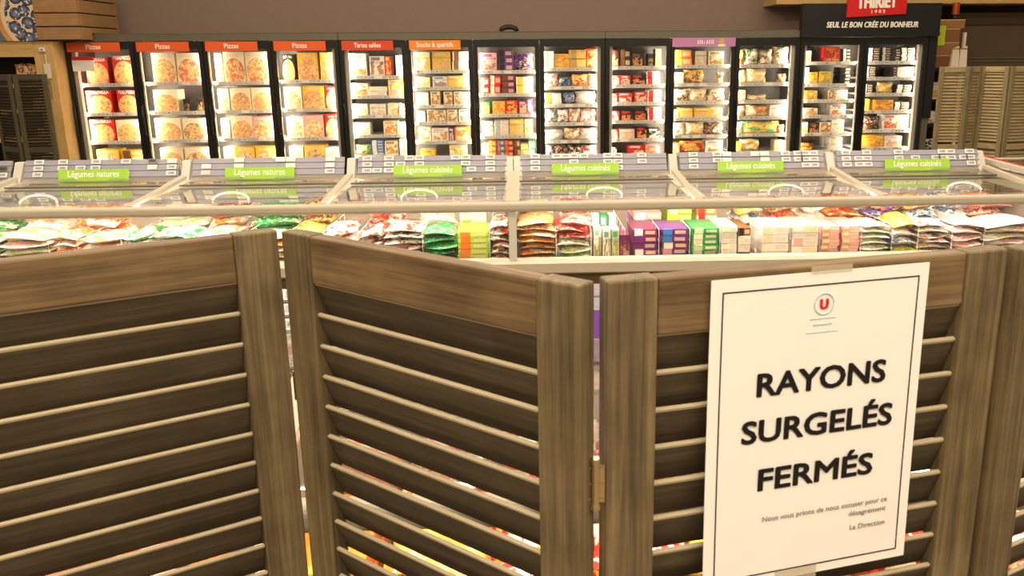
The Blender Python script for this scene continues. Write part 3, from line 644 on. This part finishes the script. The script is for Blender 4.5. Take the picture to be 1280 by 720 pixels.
def stack(x0, x1, y, z, d, kind, cols, n, h, where, grp):
    w = x1 - x0
    for k in range(n):
        cn = PAL[cols[k % (len(cols) // 2) * 2]][0]; cc = cols[k % (len(cols) // 2) * 2:][:2]
        word = NAMES[kind][1]
        lab = '%s %s, %s up in the %s' % (cn, word, ORD[k], where) if n > 1 else '%s %s in the %s' % (cn, word, where)
        hh = h / n
        package_obj(kind, cc, (x0 + x1) / 2 + random.uniform(-.008, .008) * (1 if kind == 'L' else .5), y + random.uniform(0, .012), z + k * hh, w * (1.0 if kind == 'L' else .97), d,
                    hh * (1.45 if kind == 'L' else .93), lab, grp, random.uniform(-.13, .13) if kind == 'L' else 0, (random.uniform(-.05, .05), random.uniform(-.05, .05)) if kind == 'L' else (0, 0))
ZF, Y1, Y2 = .502, FAR_Y + .055, FAR_Y + .43
FRONT = [  # x0 x1 kind colours n top-height place
 (-3.30, -3.06, 'L', 'gwlg', 4, .19, 'green pile at the left picture edge'), (-3.04, -2.78, 'L', 'wiwylw', 5, .21, 'white and pink pile beside the orange bags'),
 (-2.75, -2.61, 'L', 'owwo', 5, .21, 'orange pile behind the first screen panel'), (-2.59, -2.36, 'L', 'wcwo', 4, .20, 'cream pile right of the orange bags'),
 (-2.34, -2.20, 'L', 'lwgw', 4, .21, 'pale green pile below the first lid bar'), (-2.17, -1.94, 'L', 'wlgw', 4, .21, 'white and green pile'), (-1.92, -1.72, 'L', 'wogr', 5, .21, 'white and orange pile'),
 (-1.60, -1.42, 'L', 'wcoc', 5, .19, 'orange pile in the gap of the screen'), (-1.40, -1.22, 'L', 'nwyo', 4, .21, 'brown pile right of the screen gap'), (-1.19, -1.00, 'L', 'wiwr', 4, .22, 'white and red pile under the second lid bar'),
 (-.98, -.85, 'L', 'wnrw', 4, .20, 'red pile beside the black and white bags'), (-.84, -.62, 'L', 'wkwkwr', 6, .22, 'black and white striped pile'),
 (-.605, -.42, 'L', 'egee', 5, .20, 'emerald pile'), (-.41, -.225, 'S', 'vovo', 6, .20, 'lime and orange carton pile'), (-.215, -.105, 'L', 'wrwn', 6, .24, 'pile left of the joint post'),
 (-.045, .165, 'L', 'tocotn', 7, .25, 'tan pile right of the joint post'), (.185, .375, 'L', 'lgwvlwrwrrri', 6, .25, 'red over pale green pile'),
 (.555, .615, 'B', 'mp', 1, .18, 'slot beside the plum cartons'), (.63, .78, 'S', 'mpmwpm', 5, .20, 'left plum pile'), (.80, .965, 'S', 'pmpimwpbpb', 5, .20, 'right plum pile by the green cartons'),
 (.985, 1.15, 'S', 'gcgcgl', 6, .20, 'green and cream pile'), (1.165, 1.26, 'S', 'wwwcwc', 6, .21, 'white pile right of the green cartons'), (1.27, 1.345, 'S', 'nkwwwc', 4, .20, 'pile on a dark brown carton'),
 (1.41, 1.575, 'S', 'wcwwwc', 4, .21, 'white pile by the cream cartons'), (1.59, 1.755, 'S', 'wwcwwi', 5, .21, 'cream and white pile'), (1.775, 1.885, 'S', 'itic', 10, .20, 'left pink tray pile'), (1.90, 2.01, 'S', 'itic', 10, .20, 'right pink tray pile'),
 (2.03, 2.20, 'L', 'lwwl', 6, .20, 'pale green bag pile'), (2.215, 2.36, 'L', 'yvwbww', 4, .21, 'blue and white pile'), (2.38, 2.57, 'L', 'wnwtwn', 6, .20, 'brown and white pile'), (2.59, 2.77, 'L', 'iwwi', 5, .20, 'pink pile'), (2.79, 3.12, 'L', 'wlwi', 5, .20, 'pale pile at the right picture edge'),
]
GF = 'packages in the front of the far chest freezers'; GB = 'packages in the back of the far chest freezers'
for x0, x1, kind, cols, n, h, where in FRONT:
    stack(x0, x1, Y1, ZF, .30 if kind != 'B' else .26, kind, cols, n, h, where, GF)
for k in range(3):   # upright green and white cartons
    package_obj('B', ('wg', 'wg', 'lg')[k], .425 + .052 * k, Y1 + (.06, 0, 0)[k], ZF, .044, .12, .20, 'tall white and green carton, %s of three beside the plum cartons' % ORD[k], GF)
    package_obj('B', ('wl', 'gw', 'wl')[k], .425 + .052 * k, Y1 + .20, ZF, .044, .12, .25, 'tall white carton, %s of three behind the green and white cartons' % ORD[k], GB)
BACK = [(-3.5, -3.15, 'L', 'gwlw', 4, .24, 'green back pile'), (-3.12, -2.85, 'L', 'wiwy', 4, .23, 'yellow back pile'), (-2.80, -2.55, 'L', 'woow', 4, .25, 'orange back pile'), (-2.30, -2.0, 'L', 'wlww', 4, .24, 'white back pile'),
        (-1.98, -1.78, 'L', 'wonr', 4, .24, 'red and brown back pile'), (-1.72, -1.42, 'L', 'ewee', 4, .24, 'emerald back pile above the screen'), (-1.40, -1.22, 'L', 'nyyn', 4, .25, 'yellow and brown back pile'),
        (-1.0, -.82, 'L', 'wrwi', 4, .24, 'white and red back pile'), (-.42, -.25, 'S', 'wccv', 5, .24, 'cream back pile'), (-.66, -.44, 'L', 'wcwi', 3, .20, 'white back pile behind the emerald bags'),
        (-.03, .17, 'L', 'wtcw', 4, .26, 'tan back pile'), (.22, .42, 'L', 'wrri', 4, .26, 'red back pile'), (.68, .86, 'S', 'iwpi', 5, .22, 'pink and purple back pile'), (.90, 1.06, 'S', 'vyvc', 6, .25, 'lime back pile'),
        (1.09, 1.22, 'S', 'crorcg', 5, .25, 'orange and red back pile'), (1.36, 1.52, 'L', 'wbyw', 4, .23, 'blue and white back pile'), (1.56, 1.74, 'L', 'orno', 4, .24, 'orange and brown back pile'), (1.77, 1.92, 'L', 'wssw', 4, .24, 'silver back pile'),
        (1.94, 2.18, 'L', 'oryr', 5, .25, 'orange and yellow back pile'), (2.21, 2.42, 'L', 'pbpo', 4, .25, 'purple back pile'), (2.45, 2.66, 'L', 'bwoy', 4, .25, 'blue and orange back pile'), (2.69, 2.85, 'L', 'wbbw', 4, .25, 'pale blue back pile'), (2.88, 3.14, 'L', 'inio', 4, .25, 'pink and brown back pile')]
for x0, x1, kind, cols, n, h, where in BACK:
    stack(x0, x1, Y2, ZF, .34, kind, cols, n, h + (.05 if x0 < -.8 else .015), where, GB)

# end freezer across the right end of the far run
ec = thing('end_freezer', 'low end freezer past the right end of the price rails', 'freezer', (3.24, 4.6, 0))
obj('base', bx('base', 0, 1.5, 0, 1.7, 0, .5), ec)
obj('inner_floor', bx('liner', .06, 1.5, .06, 1.64, .5, .54), ec)
for y in (0, 1.64): obj('long_wall', bx('cream', .0, 1.5, y, y + .06, .5, .955, .004), ec)
obj('end_wall', bx('cream', 0, .06, .06, 1.64, .5, .925), ec)
obj('price_strip', MB().prism([(.10, .93), (1.60, .955), (1.60, .985), (.10, .96)], .0, .05).mesh('price_strip', 'cream2'), ec)
obj('red_strip', MB().prism([(.10, .94), (1.60, .965), (1.60, .985), (.10, .96)], .055, .085).mesh('red_strip', 'red'), ec)
obj('pane', bx('glass_lid', .09, 1.5, .06, 1.64, .945, .950), ec)
for k in range(6):
    stack(3.24 + .10 + .0, 3.24 + .42, 4.75 + .23 * k, .542, .21, 'L', ('rwwr', 'wpip', 'riwr', 'wrrb', 'pwiw', 'wiir')[k], 3, .33, 'end freezer, %s pile from the front' % ORD[k], 'bags in the end freezer')

# near chest freezers just behind the screen
NEAR_Y = 1.505
chest('near chest freezer seen through the slats of the left screen panels', -.55 - 3 * MOD, 3, NEAR_Y, TAGS[4:7])
chest('near chest freezer seen through the slats below the paper notice', -.55, 3, NEAR_Y, [TAGS[3], TAGS[7], TAGS[6]])
for k in range(4):
    board('rail_sign', 'violet sign on the near price rail, %s from the left' % ORD[k], 'sign', -.55 + (k - 2 + .5) * MOD + .05, NEAR_Y + .862, .918, .46, .078, 'violet', None, th=.004, group='violet signs on the near rails', rx=-.35)
rr = random.Random(5)
x = -1.55; k = 0
while x < 1.9:
    w = rr.uniform(.15, .21)
    for r_, yy in enumerate((.055, .43)):
        cols = rr.choice(['rwry', 'oyoc', 'wrwi', 'yoyr', 'rcor', 'wcoy', 'riri'])
        stack(x, x + w, NEAR_Y + yy, ZF, .33, rr.choice('SL'), cols, 3, rr.uniform(.18, .24), '%s near pile, %s row' % (ORD[k] if k < 16 else 'last', ('front', 'back')[r_]), 'packages in the near chest freezers')
    x += w + .03; k += 1

# ---------------------------------------------------------------- left: pine shelf unit, cladding, poster
su = thing('shelf_unit', 'light pine shelf unit at the left end of the upright freezers', 'shelf', (-5.9, 10.2, 0))
obj('post', bx('pine', .50, .715, 0, .5, 0, 1.90, .003), su)
obj('post', bx('pine', -.62, -.50, 0, .5, 0, 1.735, .003), su)
obj('top_board', bx('pine_h', -.62, .50, -.005, .5, 1.735, 1.90, .003), su)
for z in (1.40, 1.12, .80, .5): obj('shelf_board', bx('pine_h', -.50, .50, .02, .48, z, z + .04), su)
obj('back_board', bx('gap', -.5, .5, .48, .5, 0, 1.735), su)
for k in range(3):
    o = package_obj('G', ('nt', 'tn', 'nc')[k], -5.60 + .12 * k, 10.26, 1.441, .17, .12, .22, 'brown patterned bag on the pine shelf, %s from left' % ORD[k], 'brown bags on the pine shelf')
for k in range(3):
    package_obj('B', ('wo', 'ow', 'wn')[k], -5.47, 10.26, (1.161, .841, .541)[k], .10, .1, .12, 'small carton beside the pine post, %s from the top' % ORD[k], 'small cartons on the pine shelves')
hp = thing('hanging_packet', 'small pale packet hanging on the pine post', 'packet', (-5.27, 10.19, 1.50))
obj('packet', bx('tapew', -.035, .035, -.012, 0, 0, .16, .004), hp); obj('ribbon', bx('plank', -.012, .012, -.006, 0, -.22, 0), hp); obj('hook', bx('white', -.004, .004, -.008, 0, .16, .26), hp)
sn = thing('sensor_box', 'small white box fixed near the top of the pine post', 'box', (-5.29, 10.19, 1.79))
obj('cover', bx('white', -.03, .03, -.025, 0, 0, .045, .004), sn); obj('lens', bx('grey_ink', -.014, .014, -.028, -.025, .012, .03), sn)
cd = thing('plank_cladding', 'brown wooden plank box over the pine shelf beside the tart poster', 'cladding', (-5.30, 10.15, 1.905))
obj('core', MB().box(0, .44, .03, .25, 0, .10).box(0, .44, .03, .95, .10, .72).mesh('core', 'gap'), cd)
for k in range(5):
    z = .012 + .143 * k
    obj('plank', bx('plank', -.005, .455, 0, .03, z, z + .13, .002), cd)
    if not k: obj('side_plank', bx('plank', .44, .47, .25, .95, .085, .142, .002), cd)
    obj('side_plank', bx('plank', .44, .47, .031, .95 if k else .25, z, z + .13, .002), cd)
ps = thing('tart_poster', 'poster of a blueberry tart above the pine shelf', 'poster', (-5.75, 10.16, 1.905))
obj('print', bx('tart', -.45, .44, 0, .02, 0, .80), ps); obj('frame_edge', bx('gap', -.45, .44, .02, .04, 0, .80), ps)

# ---------------------------------------------------------------- right: cardboard boxes, lamp, night blind
bxz = (1.565, 1.715, 1.87, 2.03)
for k in range(4):
    hh = (.146, .15, .155, .10)[k]; w = (.30, .30, .26, .34)[k]
    o = thing('cardboard_box', 'brown cardboard box beside the black header, %s from the bottom of its stack' % ORD[k], 'box', (5.14 + (.0, .02, .04, .05)[k], 10.75, bxz[k] - .03), group='stacked cardboard boxes')
    obj('carton', bx('card' if k % 2 else 'card2', -w / 2, w / 2, 0, .3, 0, hh, .002), o)
    obj('tape', bx('tapew', -w / 2, w / 2, -.002, .3, hh - .006, hh + .001), o)
lb = thing('shelf_label', 'fluorescent yellow label on the cardboard box stack', 'label', (5.075, 10.745, 1.80)); obj('card', bx('yell', -.05, .05, -.004, 0, 0, .23), lb)
obj('lettering', text_mesh('T', .05, 'ink', .001), lb, (-.02, -.006, .12), UP)
rk = thing('stock_rack', 'narrow rack of goods between the last door and the pale screen', 'rack', (5.2, 10.72, 0))
obj('post', bx('tapew', .14, .17, -.02, .02, 0, 1.95), rk)
for z in (.5, .82, 1.13, 1.50): obj('rack_shelf', bx('black2', -.22, .22, 0, .4, z, z + .03), rk)
obj('rack_back', bx('gap', -.22, .22, .4, .42, 0, 1.5), rk)
for k in range(4):
    package_obj('G' if k % 2 else 'B', ('ct', 'ws', 'tw', 'kw')[k], 5.06, 10.70, (1.162, .852, 1.162, .532)[k], .14 if k != 2 else .12, .12, (.20, .16, .1, .14)[k], ('cream carton', 'pale bag', 'tan bag', 'dark bag')[k] + ' on the narrow rack beside the last door', 'goods on the narrow rack') if k != 2 else None
for k in range(2):
    o = thing('paper_sack', 'upright pale paper sack, %s of two beside the cardboard boxes' % ('left', 'right')[k], 'sack', (5.21 + .10 * k, 10.60, 1.52), group='paper sacks')
    m = MB(); m.add([(-.05, 0, 0), (.05, 0, 0), (.05, .06, 0), (-.05, .06, 0), (-.03, .02, .24), (.045, .02, .27), (.045, .04, .27), (-.03, .04, .24)], [(0, 3, 2, 1), (4, 5, 6, 7), (0, 1, 5, 4), (1, 2, 6, 5), (2, 3, 7, 6), (3, 0, 4, 7)])
    obj('sack', m.mesh('sack', 'tapew'), o); obj('fold', bx('card', -.03, .045, .015, .045, .23, .245), o)
lm = thing('copper_lamp', 'small copper jar on top of the cardboard box stack', 'lamp', (5.30, 10.9, 2.105))
m = MB(); m.tube([(0, 0, 0), (0, 0, .02), (0, 0, .06)], .035, 12); obj('foot', m.mesh('foot', 'black2', smooth=True), lm)
m = MB(); m.tube([(0, 0, .06), (0, 0, .20)], .045, 14); obj('jar', m.mesh('jar', 'copper'), lm)
nb = thing('night_blind', 'dark brown closed blind behind the pale louvred screen', 'blind', (6.5, 11.3, 0))
obj('blind', bx('blind', -1.05, 1.6, 0, .1, .3, 2.06), nb); obj('valance', bx('wall_dark', -1.05, 1.6, -.04, .1, 2.06, 2.2), nb)
for z in (1.60, 1.64): obj('bottom_bar', bx('header', -1.05, 1.6, -.015, 0, z, z + .012), nb)
